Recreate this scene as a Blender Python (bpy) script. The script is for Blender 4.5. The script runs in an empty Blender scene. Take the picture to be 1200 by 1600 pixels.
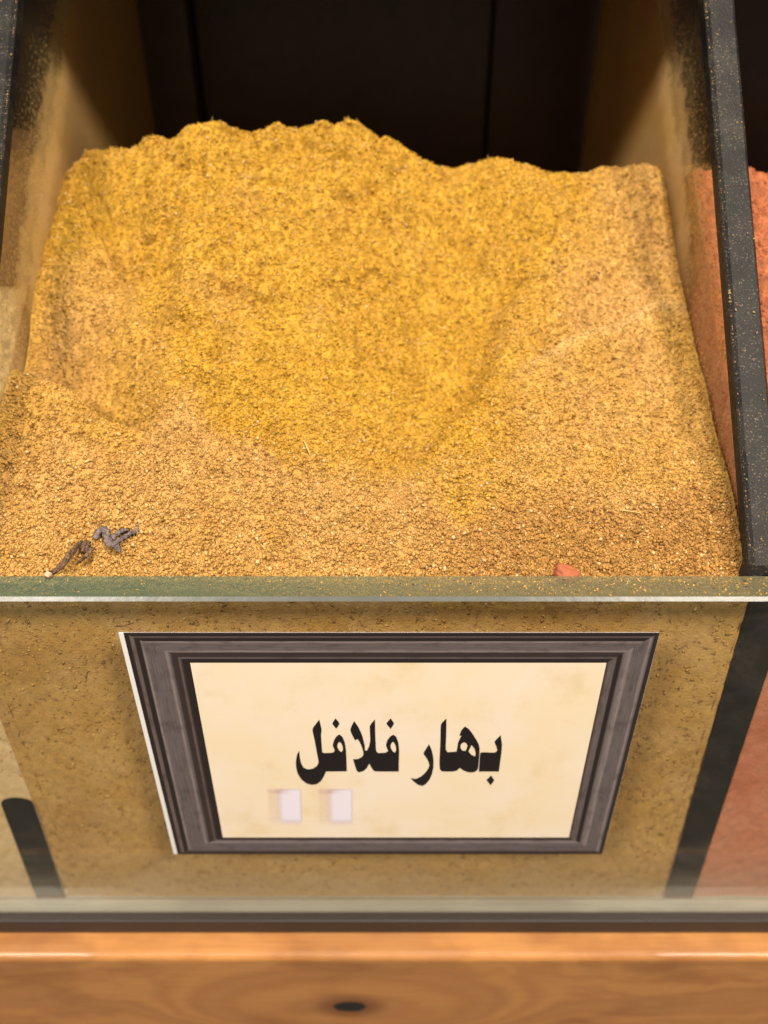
import bpy, bmesh, math, random
import numpy as np

# ------------------------------------------------------------------ camera, world, lamps, exposure
scene = bpy.context.scene
col = scene.collection
H = 0.40                                   # height of the lens above the bottom of the counter front
R = math.radians

cam_data = bpy.data.cameras.new('camera')
cam = bpy.data.objects.new('camera', cam_data); col.objects.link(cam)
cam.location = (0, 0, H); cam.rotation_euler = (R(57), 0, 0)
cam_data.sensor_fit = 'VERTICAL'; cam_data.sensor_height = 36; cam_data.lens = 27
cam_data.clip_start = 0.01; cam_data.clip_end = 50
cam_data.dof.use_dof = True; cam_data.dof.focus_distance = 0.216; cam_data.dof.aperture_fstop = 6.8
scene.camera = cam

world = bpy.data.worlds.new('World'); scene.world = world; world.use_nodes = True
bg = world.node_tree.nodes['Background']
bg.inputs[0].default_value = (1.0, 0.86, 0.70, 1); bg.inputs[1].default_value = 0.22

def area(name, loc, target, size, power, colour):
    ld = bpy.data.lights.new(name, 'AREA'); ld.shape = 'DISK'; ld.size = size; ld.energy = power; ld.color = colour
    o = bpy.data.objects.new(name, ld); col.objects.link(o); o.location = loc
    d = np.array(target) - np.array(loc)
    from mathutils import Vector
    o.rotation_euler = Vector(d).to_track_quat('-Z', 'Y').to_euler()
    return o
area('shop_lamp_key', (-0.66, -0.50, H + 0.84), (0, 0.22, H - 0.10), 0.28, 15.8, (1.0, 0.90, 0.76))
area('shop_lamp_fill', (0.62, -0.54, H + 0.86), (0, 0.2, H - 0.10), 0.28, 15.8, (1.0, 0.88, 0.72))
area('shop_lamp_overhead', (0.10, -0.02, H + 1.10), (0, 0.22, H - 0.10), 0.20, 14.2, (1.0, 0.88, 0.72))

vs = scene.view_settings
vs.view_transform = 'Standard'; vs.look = 'None'; vs.exposure = 0.0; vs.gamma = 1.0; vs.use_curve_mapping = False
scene.cycles.use_denoising = True
scene.cycles.max_bounces = 8; scene.cycles.transparent_max_bounces = 16
scene.cycles.caustics_reflective = False; scene.cycles.caustics_refractive = False

# ------------------------------------------------------------------ helpers
def tag(o, label=None, cat=None, group=None, kind=None):
    for k, v in (('label', label), ('category', cat), ('group', group), ('kind', kind)):
        if v: o[k] = v
    return o

def empty(name, loc):
    o = bpy.data.objects.new(name, None); col.objects.link(o); o.location = loc; o.empty_display_size = 0.02
    return o

def link(name, me, mats, parent=None):
    o = bpy.data.objects.new(name, me); col.objects.link(o)
    for m in (mats if isinstance(mats, (list, tuple)) else [mats]): me.materials.append(m)
    if parent is not None:
        o.parent = parent; o.matrix_parent_inverse = parent.matrix_basis.inverted()
    return o

def mesh_np(name, V, F, smooth=False):
    """V (n,3), F (m,k) arrays -> mesh"""
    V = np.asarray(V, np.float32); F = np.asarray(F, np.int32)
    me = bpy.data.meshes.new(name)
    me.vertices.add(len(V)); me.vertices.foreach_set('co', V.ravel())
    k = F.shape[1]
    me.loops.add(F.size); me.loops.foreach_set('vertex_index', F.ravel())
    me.polygons.add(len(F))
    me.polygons.foreach_set('loop_start', np.arange(0, F.size, k, dtype=np.int32))
    me.polygons.foreach_set('loop_total', np.full(len(F), k, np.int32))
    me.polygons.foreach_set('use_smooth', np.full(len(F), smooth, bool))
    me.update(calc_edges=True); me.validate()
    return me

def set_colour(me, rgb):
    a = me.color_attributes.new('tint', 'FLOAT_COLOR', 'POINT')
    c = np.ones((len(me.vertices), 4), np.float32); c[:, :3] = rgb
    a.data.foreach_set('color', c.ravel())

def box_bm(bm, x0, x1, y0, y1, z0, z1):
    v = [bm.verts.new((x, y, z)) for z in (z0, z1) for y in (y0, y1) for x in (x0, x1)]
    for f in ((0, 2, 3, 1), (4, 5, 7, 6), (0, 1, 5, 4), (2, 6, 7, 3), (0, 4, 6, 2), (1, 3, 7, 5)):
        bm.faces.new([v[i] for i in f])

def from_bm(name, bm, mats, parent=None, bevel=0.0, seg=2, smooth=False):
    if bevel:
        bmesh.ops.bevel(bm, geom=list(bm.edges), offset=bevel, segments=seg, profile=0.5, affect='EDGES')
    bmesh.ops.recalc_face_normals(bm, faces=bm.faces)
    me = bpy.data.meshes.new(name); bm.to_mesh(me); bm.free()
    if smooth:
        me.polygons.foreach_set('use_smooth', [True] * len(me.polygons))
    return link(name, me, mats, parent)

def prism_x(name, poly, x0, x1, mats, parent=None, bevel=0.0):
    """polygon in (y, z) extruded along x"""
    bm = bmesh.new()
    a = [bm.verts.new((x0, y, z)) for y, z in poly]; b = [bm.verts.new((x1, y, z)) for y, z in poly]
    n = len(poly)
    bm.faces.new(a); bm.faces.new(b[::-1])
    for i in range(n):
        bm.faces.new((a[i], b[i], b[(i + 1) % n], a[(i + 1) % n]))
    return from_bm(name, bm, mats, parent, bevel)

# value noise -------------------------------------------------------------------------------------
_rng = np.random.default_rng(7)
_T = _rng.random((256, 256)).astype(np.float32)
def vnoise(x, y, s=0):
    x = x + 17.31 * s + 1000; y = y + 9.77 * s + 1000
    xi = np.floor(x).astype(np.int64); yi = np.floor(y).astype(np.int64)
    fx = x - xi; fy = y - yi
    fx = fx * fx * (3 - 2 * fx); fy = fy * fy * (3 - 2 * fy)
    a = _T[xi & 255, yi & 255]; b = _T[(xi + 1) & 255, yi & 255]
    c = _T[xi & 255, (yi + 1) & 255]; d = _T[(xi + 1) & 255, (yi + 1) & 255]
    return (a * (1 - fx) + b * fx) * (1 - fy) + (c * (1 - fx) + d * fx) * fy - 0.5
def fbm(x, y, s=0, n=4, g=0.5):
    r = 0; a = 1.0
    for k in range(n):
        ca, sa = math.cos(0.7 * k), math.sin(0.7 * k)
        r = r + a * vnoise((x * ca - y * sa) * 2 ** k, (x * sa + y * ca) * 2 ** k, s + 3 * k); a *= g
    return r
_W = _rng.random((256, 256, 3)).astype(np.float32)
def crumbs(x, y, s=0):
    """rounded lumps of uneven height packed side by side (cellular noise), about -0.5..0.5"""
    x = x + 31.7 * s + 500; y = y + 13.3 * s + 500
    xi = np.floor(x).astype(np.int64); yi = np.floor(y).astype(np.int64)
    best = np.full(x.shape, -9.0)
    for dx in (-1, 0, 1):
        for dy in (-1, 0, 1):
            w = _W[(xi + dx) & 255, (yi + dy) & 255]
            q = (x - xi - dx - w[..., 0]) ** 2 + (y - yi - dy - w[..., 1]) ** 2
            best = np.maximum(best, 0.7 * w[..., 2] - 1.1 * q)
    return best - 0.25
def smooth(a, b, x):
    t = np.clip((x - a) / (b - a), 0, 1); return t * t * (3 - 2 * t)

# ------------------------------------------------------------------ materials
class NT:
    def __init__(s, name):
        s.m = bpy.data.materials.new(name); s.m.use_nodes = True; s.t = s.m.node_tree
        s.t.nodes.clear(); s.out = s.n('ShaderNodeOutputMaterial')
    def n(s, typ, **kw):
        nd = s.t.nodes.new(typ)
        for k, v in kw.items(): setattr(nd, k, v)
        return nd
    def l(s, a, b): s.t.links.new(a, b)
    def val(s, inp, v):
        if isinstance(v, bpy.types.NodeSocket): s.l(v, inp)
        else: inp.default_value = v
    def math(s, op, a, b=0.0, c=None):
        nd = s.n('ShaderNodeMath', operation=op); s.val(nd.inputs[0], a); s.val(nd.inputs[1], b)
        if c is not None: s.val(nd.inputs[2], c)
        return nd.outputs[0]
    def mix(s, f, a, b):
        nd = s.n('ShaderNodeMix', data_type='RGBA'); s.val(nd.inputs[0], f)
        s.val(nd.inputs[6], a if not isinstance(a, tuple) else (*a, 1)); s.val(nd.inputs[7], b if not isinstance(b, tuple) else (*b, 1))
        return nd.outputs[2]
    def coords(s, kind='Object'): return s.n('ShaderNodeTexCoord').outputs[kind]
    def mapping(s, vec, scale=(1, 1, 1), rot=(0, 0, 0), loc=(0, 0, 0)):
        nd = s.n('ShaderNodeMapping'); s.l(vec, nd.inputs[0])
        nd.inputs['Location'].default_value = loc; nd.inputs['Rotation'].default_value = rot; nd.inputs['Scale'].default_value = scale
        return nd.outputs[0]
    def noise(s, vec, scale, detail=3, rough=0.55, dist=0.0):
        nd = s.n('ShaderNodeTexNoise'); s.l(vec, nd.inputs['Vector']); nd.inputs['Scale'].default_value = scale
        nd.inputs['Detail'].default_value = detail; nd.inputs['Roughness'].default_value = rough; nd.inputs['Distortion'].default_value = dist
        return nd.outputs['Fac']
    def ramp(s, f, stops, interp='LINEAR'):
        nd = s.n('ShaderNodeValToRGB'); s.l(f, nd.inputs[0]); cr = nd.color_ramp; cr.interpolation = interp
        while len(cr.elements) < len(stops): cr.elements.new(0.5)
        for e, (p, c) in zip(cr.elements, stops):
            e.position = p; e.color = (*c, 1) if isinstance(c, tuple) else (c, c, c, 1)
        return nd.outputs[0]
    def step(s, f, a, b):
        nd = s.n('ShaderNodeMapRange', interpolation_type='SMOOTHSTEP'); s.val(nd.inputs[0], f)
        s.val(nd.inputs[1], a); s.val(nd.inputs[2], b); return nd.outputs[0]
    def bump(s, h, dist, strength=1.0):
        nd = s.n('ShaderNodeBump'); s.l(h, nd.inputs['Height']); nd.inputs['Distance'].default_value = dist; nd.inputs['Strength'].default_value = strength
        return nd.outputs[0]
    def pbr(s, colour, rough=0.5, metal=0.0, spec=0.5, normal=None, coat=0.0):
        p = s.n('ShaderNodeBsdfPrincipled'); s.val(p.inputs['Base Color'], (*colour, 1) if isinstance(colour, tuple) else colour)
        s.val(p.inputs['Roughness'], rough); s.val(p.inputs['Metallic'], metal); p.inputs['Specular IOR Level'].default_value = spec
        p.inputs['Coat Weight'].default_value = coat
        if normal is not None: s.l(normal, p.inputs['Normal'])
        return p.outputs[0]
    def done(s, shader): s.l(shader, s.out.inputs[0]); return s.m
    def mixsh(s, f, a, b):
        nd = s.n('ShaderNodeMixShader'); s.val(nd.inputs[0], f); s.l(a, nd.inputs[1]); s.l(b, nd.inputs[2]); return nd.outputs[0]
    def clear(s, tint, rough=0.01):
        tr = s.n('ShaderNodeBsdfTransparent'); tr.inputs[0].default_value = (*tint, 1)
        gl = s.n('ShaderNodeBsdfGlossy'); gl.inputs['Roughness'].default_value = rough
        # Schlick reflectance of a 1.5 pane, the same from both sides (the pane does not bend the rays)
        ge = s.n('ShaderNodeNewGeometry'); dt = s.n('ShaderNodeVectorMath', operation='DOT_PRODUCT')
        s.l(ge.outputs['Incoming'], dt.inputs[0]); s.l(ge.outputs['Normal'], dt.inputs[1])
        k = s.math('POWER', s.math('SUBTRACT', 1.0, s.math('ABSOLUTE', dt.outputs['Value'])), 5.0)
        return s.mixsh(s.math('MULTIPLY_ADD', k, 0.96, 0.04), tr.outputs[0], gl.outputs[0])

def mat_spice(name, bump=0.00035, scale=2600):
    t = NT(name); o = t.coords()
    at = t.n('ShaderNodeAttribute'); at.attribute_name = 'tint'
    n = t.noise(o, scale, 3, 0.6)
    c = t.mix(t.step(n, 0.42, 0.72), at.outputs['Color'], t.mix(0.16, at.outputs['Color'], (0.26, 0.11, 0.02)))
    return t.done(t.pbr(c, 0.75, spec=0.25, normal=t.bump(n, bump)))

def mat_pressed(name, base, dark, pale):
    """powder pressed flat against a pane: mottled at several sizes"""
    t = NT(name); o = t.coords()
    big = t.noise(o, 55, 4, 0.6, 0.4); mid = t.noise(o, 420, 3, 0.6); fine = t.noise(o, 1500, 2, 0.6)
    c = t.mix(t.math('MULTIPLY', t.step(big, 0.35, 0.7), 0.55), base, pale)
    c = t.mix(t.math('MULTIPLY', t.step(mid, 0.45, 0.75), 0.40), c, dark)
    c = t.mix(t.math('MULTIPLY', t.step(fine, 0.55, 0.8), 0.5), c, dark)
    c = t.mix(t.math('MULTIPLY', t.step(fine, 0.40, 0.2), 0.6), c, pale)
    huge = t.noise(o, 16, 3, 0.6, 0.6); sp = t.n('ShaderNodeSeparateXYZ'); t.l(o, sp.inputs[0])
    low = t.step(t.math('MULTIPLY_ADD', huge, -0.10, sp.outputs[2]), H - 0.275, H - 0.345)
    c = t.mix(t.math('MULTIPLY', low, 0.55), c, pale)  # paler low down: settled powder plus reflected haze put into the colour
    c = t.mix(t.math('MULTIPLY', t.step(huge, 0.46, 0.68), 0.42), c, dark)
    h = t.math('ADD', fine, t.math('MULTIPLY', mid, 0.8))
    return t.done(t.pbr(c, 0.85, spec=0.15, normal=t.bump(h, 0.00025)))

def mat_trim(name):
    t = NT(name); o = t.coords()
    f1 = t.noise(o, 1900, 2, 0.5); f2 = t.noise(o, 90, 3, 0.6)
    d = t.math('MULTIPLY', t.step(f1, 0.58, 0.70), t.step(f2, 0.35, 0.60))
    c = t.mix(d, (0.013, 0.0125, 0.013), (0.15, 0.12, 0.09))
    c = t.mix(t.math('MULTIPLY', t.step(f2, 0.4, 0.7), 0.22), c, (0.09, 0.078, 0.07))
    return t.done(t.pbr(c, t.math('MULTIPLY_ADD', f2, 0.35, 0.33), spec=0.20, normal=t.bump(f1, 0.00012)))

def mat_dusty_pane(name, y0, z0, slope, seed, ycut):
    """clear pane with old spice dust clinging to it below a ragged tide line, flecks above"""
    t = NT(name); o = t.coords()
    sep = t.n('ShaderNodeSeparateXYZ'); t.l(o, sep.inputs[0])
    rag = t.noise(t.mapping(o, loc=(seed, seed, 0)), 130, 5, 0.7)
    big = t.noise(t.mapping(o, loc=(seed, 0, seed)), 30, 3, 0.6)
    fl = t.noise(o, 900, 2, 0.5)
    line = t.math('MULTIPLY_ADD', t.math('SUBTRACT', sep.outputs[1], y0), slope, z0)
    h = t.math('SUBTRACT', line, sep.outputs[2])                     # metres below the tide line
    h2 = t.math('MULTIPLY_ADD', t.math('SUBTRACT', rag, 0.5), 0.022, h)
    film = t.math('MULTIPLY', t.step(h2, -0.0025, 0.0060), t.math('MULTIPLY_ADD', big, 0.5, 0.68))
    film = t.math('MULTIPLY', film, t.math('MULTIPLY_ADD', t.step(t.math('MULTIPLY_ADD', rag, 0.012, sep.outputs[1]), ycut, ycut + 0.022), 0.88, 0.12))
    spot = t.math('MULTIPLY', t.step(fl, 0.56, 0.64), t.step(t.math('MULTIPLY_ADD', rag, 0.02, h), -0.020, 0.016))
    haze = t.math('MULTIPLY', t.step(h, -0.05, 0.0), 0.04)
    f = t.math('MINIMUM', t.math('MAXIMUM', t.math('MAXIMUM', film, t.math('MULTIPLY', spot, 0.8)), haze), 0.96)
    c = t.mix(t.step(big, 0.35, 0.65), (0.80, 0.55, 0.21), (0.74, 0.53, 0.26))
    df = t.n('ShaderNodeBsdfDiffuse'); t.l(c, df.inputs[0]); t.l(t.bump(t.math('ADD', rag, t.noise(o, 1400, 2)), 0.0012), df.inputs['Normal'])
    tl = t.n('ShaderNodeBsdfTranslucent'); t.l(c, tl.inputs[0])
    dust = t.mixsh(0.58, df.outputs[0], tl.outputs[0])
    return t.done(t.mixsh(f, t.clear((0.96, 0.96, 0.93)), dust))

def mat_wood(name):
    t = NT(name); o = t.coords()
    # grain runs along x and bends round a knot
    wv = t.noise(t.mapping(o, scale=(1, 1, 2)), 26, 3, 0.6)
    sep = t.n('ShaderNodeSeparateXYZ'); t.l(o, sep.inputs[0])
    zz = t.math('ADD', sep.outputs[2], t.math('MULTIPLY', sep.outputs[1], -0.9))      # carries the figure over the nose
    kx = t.math('ADD', sep.outputs[0], 0.0132); kz = t.math('SUBTRACT', zz, H - 0.3231 - 0.9 * 0.1453)
    def ell(sx, sz):
        a = t.math('MULTIPLY', kx, sx); b = t.math('MULTIPLY', kz, sz)
        return t.math('SQRT', t.math('ADD', t.math('MULTIPLY', a, a), t.math('MULTIPLY', b, b)))
    d = t.math('MULTIPLY_ADD', t.math('SUBTRACT', wv, 0.5), 0.014, ell(0.36, 1.0)); core = t.math('MULTIPLY_ADD', t.math('SUBTRACT', t.noise(o, 300, 2), 0.5), 0.0012, ell(0.62, 1.0))
    w = t.step(d, 0.034, 0.008)
    flow = t.math('ADD', t.math('MULTIPLY', zz, 0.55), t.math('MULTIPLY', wv, 0.026))
    ring = t.math('ADD', t.math('MULTIPLY', d, w), t.math('MULTIPLY', flow, t.math('SUBTRACT', 1.0, w)))
    band = t.math('SINE', t.math('MULTIPLY', ring, 950)); band2 = t.math('SINE', t.math('MULTIPLY', ring, 330))
    fib = t.noise(t.mapping(o, scale=(9, 340, 340)), 3.5, 5, 0.75)
    blot = t.noise(t.mapping(o, scale=(1, 2, 2.2)), 20, 3, 0.55)
    c = t.mix(t.math('MULTIPLY_ADD', band, 0.20, 0.28), (0.51, 0.235, 0.070), (0.34, 0.130, 0.036))
    c = t.mix(t.math('MULTIPLY', t.step(band2, 0.1, 0.95), 0.40), c, (0.33, 0.145, 0.050))
    c = t.mix(t.math('MULTIPLY', t.step(fib, 0.42, 0.75), 0.5), c, (0.27, 0.115, 0.040))
    c = t.mix(t.math('MULTIPLY', t.step(blot, 0.48, 0.72), 0.5), c, (0.20, 0.070, 0.020))
    c = t.mix(t.math('MULTIPLY', t.step(core, 0.0115, 0.004), 0.8), c, (0.16, 0.050, 0.014))
    c = t.mix(t.step(core, 0.0044, 0.0034), c, (0.010, 0.006, 0.004))
    r = t.math('MULTIPLY_ADD', fib, 0.25, 0.28)
    return t.done(t.pbr(c, r, spec=0.4, normal=t.bump(fib, 0.0002), coat=0.12))

def simple(name, colour, rough, spec=0.5, metal=0.0, bump=None, var=0.0):
    t = NT(name); o = t.coords()
    c = colour
    if var:
        n = t.noise(o, 120, 4, 0.6)
        c = t.mix(t.math('MULTIPLY', n, var), colour, tuple(q * 0.25 for q in colour))
    nm = t.bump(t.noise(o, bump[0], 3), bump[1]) if bump else None
    return t.done(t.pbr(c, rough, metal, spec, nm))

M = {}
M['spice'] = mat_spice('golden_spice')
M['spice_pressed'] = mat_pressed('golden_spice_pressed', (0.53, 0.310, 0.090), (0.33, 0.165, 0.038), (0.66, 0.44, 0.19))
M['red_spice'] = mat_spice('paprika_powder', 0.0002)
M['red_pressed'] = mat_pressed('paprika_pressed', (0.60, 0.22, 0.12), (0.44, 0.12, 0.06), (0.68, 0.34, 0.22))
M['pale_spice'] = mat_spice('pale_powder', 0.0002)
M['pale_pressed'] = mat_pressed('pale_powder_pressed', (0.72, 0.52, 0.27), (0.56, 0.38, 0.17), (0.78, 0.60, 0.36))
t = NT('clear_glass'); o_ = t.coords(); sp_ = t.n('ShaderNodeSeparateXYZ'); t.l(o_, sp_.inputs[0])
sm = t.noise(t.mapping(o_, scale=(1, 1, 1.6)), 34, 4, 0.6, 0.8); fi = t.noise(o_, 700, 2, 0.6)
sk = t.math('MULTIPLY', t.step(sm, 0.44, 0.74), t.math('MULTIPLY_ADD', fi, 0.045, 0.0))
sk = t.math('ADD', sk, t.math('MULTIPLY', t.step(t.math('MULTIPLY_ADD', sm, -0.03, sp_.outputs[2]), H - 0.262, H - 0.296), 0.13))   # dust gathers at the foot
dfz = t.n('ShaderNodeBsdfDiffuse'); dfz.inputs[0].default_value = (0.66, 0.57, 0.44, 1)
M['glass'] = t.done(t.mixsh(sk, t.clear((0.985, 0.985, 0.965)), dfz.outputs[0]))
t = NT('green_glass_edge'); o_ = t.coords()
sp_ = t.n('ShaderNodeSeparateXYZ'); t.l(o_, sp_.inputs[0])
n1 = t.noise(o_, 2400, 2, 0.5); n2 = t.noise(t.mapping(o_, loc=(3, 0, 0)), 28, 3)
dd = t.math('MULTIPLY', t.step(n1, 0.54, 0.66), t.step(n2, 0.25, 0.6))
M['glass_edge'] = t.done(t.mixsh(0.68, t.clear((0.80, 0.92, 0.86)), t.pbr(t.mix(t.math('MULTIPLY', dd, 0.5), t.mix(t.step(t.math('MULTIPLY_ADD', n2, 0.05, sp_.outputs[0]), -0.07, 0.06), (0.070, 0.120, 0.090), (0.150, 0.140, 0.085)), (0.36, 0.25, 0.10)), t.math('MULTIPLY_ADD', dd, 0.35, 0.25), spec=0.45)))
M['glass_arris'] = simple('polished_glass_arris', (0.13, 0.14, 0.13), 0.33, 0.6, bump=(260, 0.0001), var=0.8)
t = NT('pale_glass_foot'); M['glass_foot'] = t.done(t.mixsh(0.7, t.clear((0.9, 0.94, 0.9), 0.1), t.pbr(t.mix(t.noise(t.mapping(t.coords(), scale=(1, 6, 1)), 40, 4, 0.6), (0.62, 0.62, 0.54), (0.36, 0.36, 0.30)), 0.15, spec=0.6)))
M['trim'] = mat_trim('black_dusty_trim')
M['strip'] = simple('black_sealing_strip', (0.006, 0.007, 0.005), 0.5, 0.25, var=0.5)
M['channel'] = simple('dark_bronze_channel', (0.026, 0.020, 0.019), 0.45, 0.45, bump=(300, 0.00005))
M['floor'] = simple('pale_bin_floor', (0.50, 0.50, 0.43), 0.3, 0.5, var=0.2)
M['wood'] = mat_wood('oiled_wood')
M['back'] = simple('dark_back_board', (0.085, 0.046, 0.022), 0.35, 0.5, bump=(60, 0.0004), var=0.7)
M['back2'] = simple('dark_grey_board', (0.14, 0.098, 0.062), 0.35, 0.5, bump=(60, 0.0004), var=0.7)
M['ink'] = simple('black_ink', (0.010, 0.007, 0.008), 0.45, 0.4)
t = NT('cream_parchment_print'); o_ = t.coords()
b = t.noise(o_, 26, 4, 0.6, 0.5); s = t.noise(o_, 60, 5, 0.65)
c = t.mix(t.step(b, 0.38, 0.68), (0.88, 0.745, 0.54), (0.90, 0.785, 0.66))
c = t.mix(t.math('MULTIPLY', t.step(s, 0.50, 0.80), 0.5), c, (0.74, 0.55, 0.29))
M['paper'] = t.done(t.pbr(c, 0.42, spec=0.4))
M['card'] = simple('white_card', (0.80, 0.79, 0.80), 0.5)
def mat_rail(name, stops):
    t = NT(name); uv = t.coords('UV'); sep = t.n('ShaderNodeSeparateXYZ'); t.l(uv, sep.inputs[0])
    g = t.noise(t.mapping(uv, scale=(6, 55, 1)), 1.0, 4, 0.75)
    g2 = t.noise(t.mapping(uv, scale=(16, 4, 1)), 1.0, 4, 0.65)
    v = t.math('MULTIPLY_ADD', t.math('SUBTRACT', g, 0.5), 0.012, sep.outputs[1])
    P = {'d': (0.020, 0.0135, 0.0135), 'k': (0.040, 0.027, 0.026), 'm': (0.140, 0.117, 0.122), 'l': (0.27, 0.225, 0.23), 'b': (0.145, 0.110, 0.102)}
    c = t.ramp(v, [(p, P[k]) for p, k in stops])
    c = t.mix(t.math('MULTIPLY', t.step(g, 0.42, 0.66), 0.75), c, t.mix(0.6, c, (0.02, 0.014, 0.014)))
    c = t.mix(t.math('MULTIPLY', t.step(g2, 0.48, 0.68), 0.55), c, t.mix(0.6, c, (0.02, 0.014, 0.014)))
    return t.done(t.pbr(c, 0.42, spec=0.4))
M['rail_left'] = mat_rail('frame_print_tall_wide', [(0, 'd'), (.07, 'd'), (.09, 'b'), (.14, 'b'), (.16, 'd'), (.235, 'd'), (.26, 'l'), (.31, 'm'), (.60, 'm'), (.63, 'l'), (.68, 'm'), (.72, 'k'), (.80, 'k'), (.83, 'b'), (.87, 'k'), (.89, 'd'), (1, 'd')])
M['rail_top'] = mat_rail('frame_print_head', [(0, 'b'), (.03, 'd'), (.11, 'd'), (.145, 'm'), (.18, 'd'), (.27, 'd'), (.30, 'l'), (.36, 'm'), (.57, 'm'), (.62, 'l'), (.67, 'k'), (.79, 'k'), (.84, 'm'), (.88, 'd'), (1, 'd')])
M['rail_right'] = mat_rail('frame_print_tall_narrow', [(0, 'k'), (.08, 'd'), (.11, 'm'), (.16, 'l'), (.21, 'm'), (.47, 'm'), (.52, 'l'), (.66, 'm'), (.70, 'd'), (.78, 'd'), (.81, 'm'), (.89, 'm'), (.92, 'b'), (1, 'k')])
M['rail_bottom'] = mat_rail('frame_print_foot', [(0, 'd'), (.14, 'k'), (.26, 'm'), (.62, 'm'), (.74, 'l'), (.84, 'm'), (.90, 'd'), (1, 'd')])
t = NT('faded_price_patch'); uv = t.coords('UV'); sep = t.n('ShaderNodeSeparateXYZ'); t.l(uv, sep.inputs[0])
nn = t.noise(t.mapping(uv, scale=(3, 5, 1)), 1.6, 4, 0.65)
c = t.mix(t.step(sep.outputs[0], 0.26, 0.48), (0.89, 0.78, 0.70), (0.86, 0.81, 0.95))
c = t.mix(t.math('MULTIPLY', t.step(sep.outputs[1], 0.80, 0.88), t.step(sep.outputs[0], 0.78, 0.25)), c, (0.70, 0.53, 0.55))
c = t.mix(t.math('MULTIPLY', t.step(nn, 0.62, 0.75), 0.5), c, (0.60, 0.52, 0.62))
ed = t.math('MULTIPLY', t.math('MULTIPLY', t.step(sep.outputs[0], 0.0, 0.12), t.step(sep.outputs[0], 1.0, 0.88)), t.math('MULTIPLY', t.step(sep.outputs[1], 0.0, 0.22), t.step(sep.outputs[1], 1.0, 0.90)))
tr = t.n('ShaderNodeBsdfTransparent')
ed = t.math('MULTIPLY', ed, t.math('MULTIPLY_ADD', t.step(sep.outputs[0], 0.20, 0.48), 0.65, 0.35))
M['patch'] = t.done(t.mixsh(ed, tr.outputs[0], t.pbr(c, 0.4)))
def mat_dry(name, a, b_):
    t = NT(name); o = t.coords()
    n = t.noise(o, 900, 4, 0.7, 0.5); m = t.noise(t.mapping(o, scale=(1, 0.35, 1), rot=(0, 0, 0.6)), 1700, 3, 0.6)
    c = t.mix(t.step(n, 0.32, 0.68), a, b_)
    c = t.mix(t.math('MULTIPLY', t.step(m, 0.58, 0.72), 0.6), c, (0.42, 0.27, 0.11))
    return t.done(t.pbr(c, 0.62, spec=0.35, normal=t.bump(t.math('ADD', n, m), 0.0006)))
M['twig'] = mat_dry('brown_dry_stem', (0.24, 0.14, 0.085), (0.055, 0.030, 0.018))
M['twig_tip'] = simple('pale_cut_end', (0.55, 0.38, 0.27), 0.7, 0.3, bump=(900, 0.0003))
M['leaf'] = mat_dry('grey_dry_leaf', (0.25, 0.20, 0.20), (0.06, 0.045, 0.045))
M['red_lump'] = simple('brick_red_lump', (0.50, 0.155, 0.075), 0.7, 0.25, bump=(420, 0.0007), var=0.5)
M['straw'] = simple('pale_straw', (0.62, 0.45, 0.17), 0.55, 0.4)

# ------------------------------------------------------------------ the counter and bins (large structure)
XL, XR = -0.40, 0.40                      # the row of bins goes on beyond the frame
FL = H - 0.2882                            # top of the bin floor
YG = 0.158; YB = 0.1677                   # front and back of the front pane

# wooden counter edge with rounded nose
bm = bmesh.new()
prof = [(0.1453, 0.0), (0.1453, H - 0.2896)]
for k in range(1, 6):
    a = math.pi / 2 * k / 5
    prof.append((0.1453 + 0.0026 * (1 - math.cos(a)), H - 0.2896 + 0.0026 * math.sin(a)))
prof += [(0.1548, H - 0.2870), (0.1548, H - 0.2912), (0.1686, H - 0.2912), (0.1686, H - 0.2965), (0.47, H - 0.2965), (0.47, 0.0)]
wood = prism_x('wooden_counter', prof, XL, XR, M['wood'])
tag(wood, 'honey brown wooden counter edge with a dark knot under the glass bins', 'counter')

# dark channel holding the pane
ch = prism_x('glass_channel', [(0.1542, H - 0.2868), (0.1542, H - 0.2790), (0.1578, H - 0.2790), (0.1578, H - 0.2880), (0.1683, H - 0.2880), (0.1683, H - 0.2910), (0.1550, H - 0.2910), (0.1550, H - 0.2868)], XL, XR, M['channel'], None, 0.0004)
tag(ch, 'dark metal channel along the foot of the front glass pane', 'metal channel')

fl = prism_x('bin_floor', [(0.1688, H - 0.2963), (0.1688, FL), (0.46, FL), (0.46, H - 0.2963)], XL, XR, M['floor'])

# front pane: clear faces, green polished top edge with a bright arris
zt = H - 0.1300; c_ = 0.0009
poly = [(YG, H - 0.2877), (YG, zt - c_), (YG + c_, zt), (YB, zt), (YB, H - 0.2877)]
bm = bmesh.new()
a = [bm.verts.new((XL, y, z)) for y, z in poly]; b = [bm.verts.new((XR, y, z)) for y, z in poly]
fs = []
for i in range(5):
    fs.append(bm.faces.new((a[i], b[i], b[(i + 1) % 5], a[(i + 1) % 5])))
fs[1].material_index = 2; fs[2].material_index = 1; fs[4].material_index = 3
for f in (bm.faces.new(a), bm.faces.new(b[::-1])): f.material_index = 1
pane = from_bm('front_glass_pane', bm, [M['glass'], M['glass_edge'], M['glass_arris'], M['glass_foot']])
tag(pane, 'thick clear glass pane with green polished top edge across the front of the bins', 'glass pane')

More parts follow.
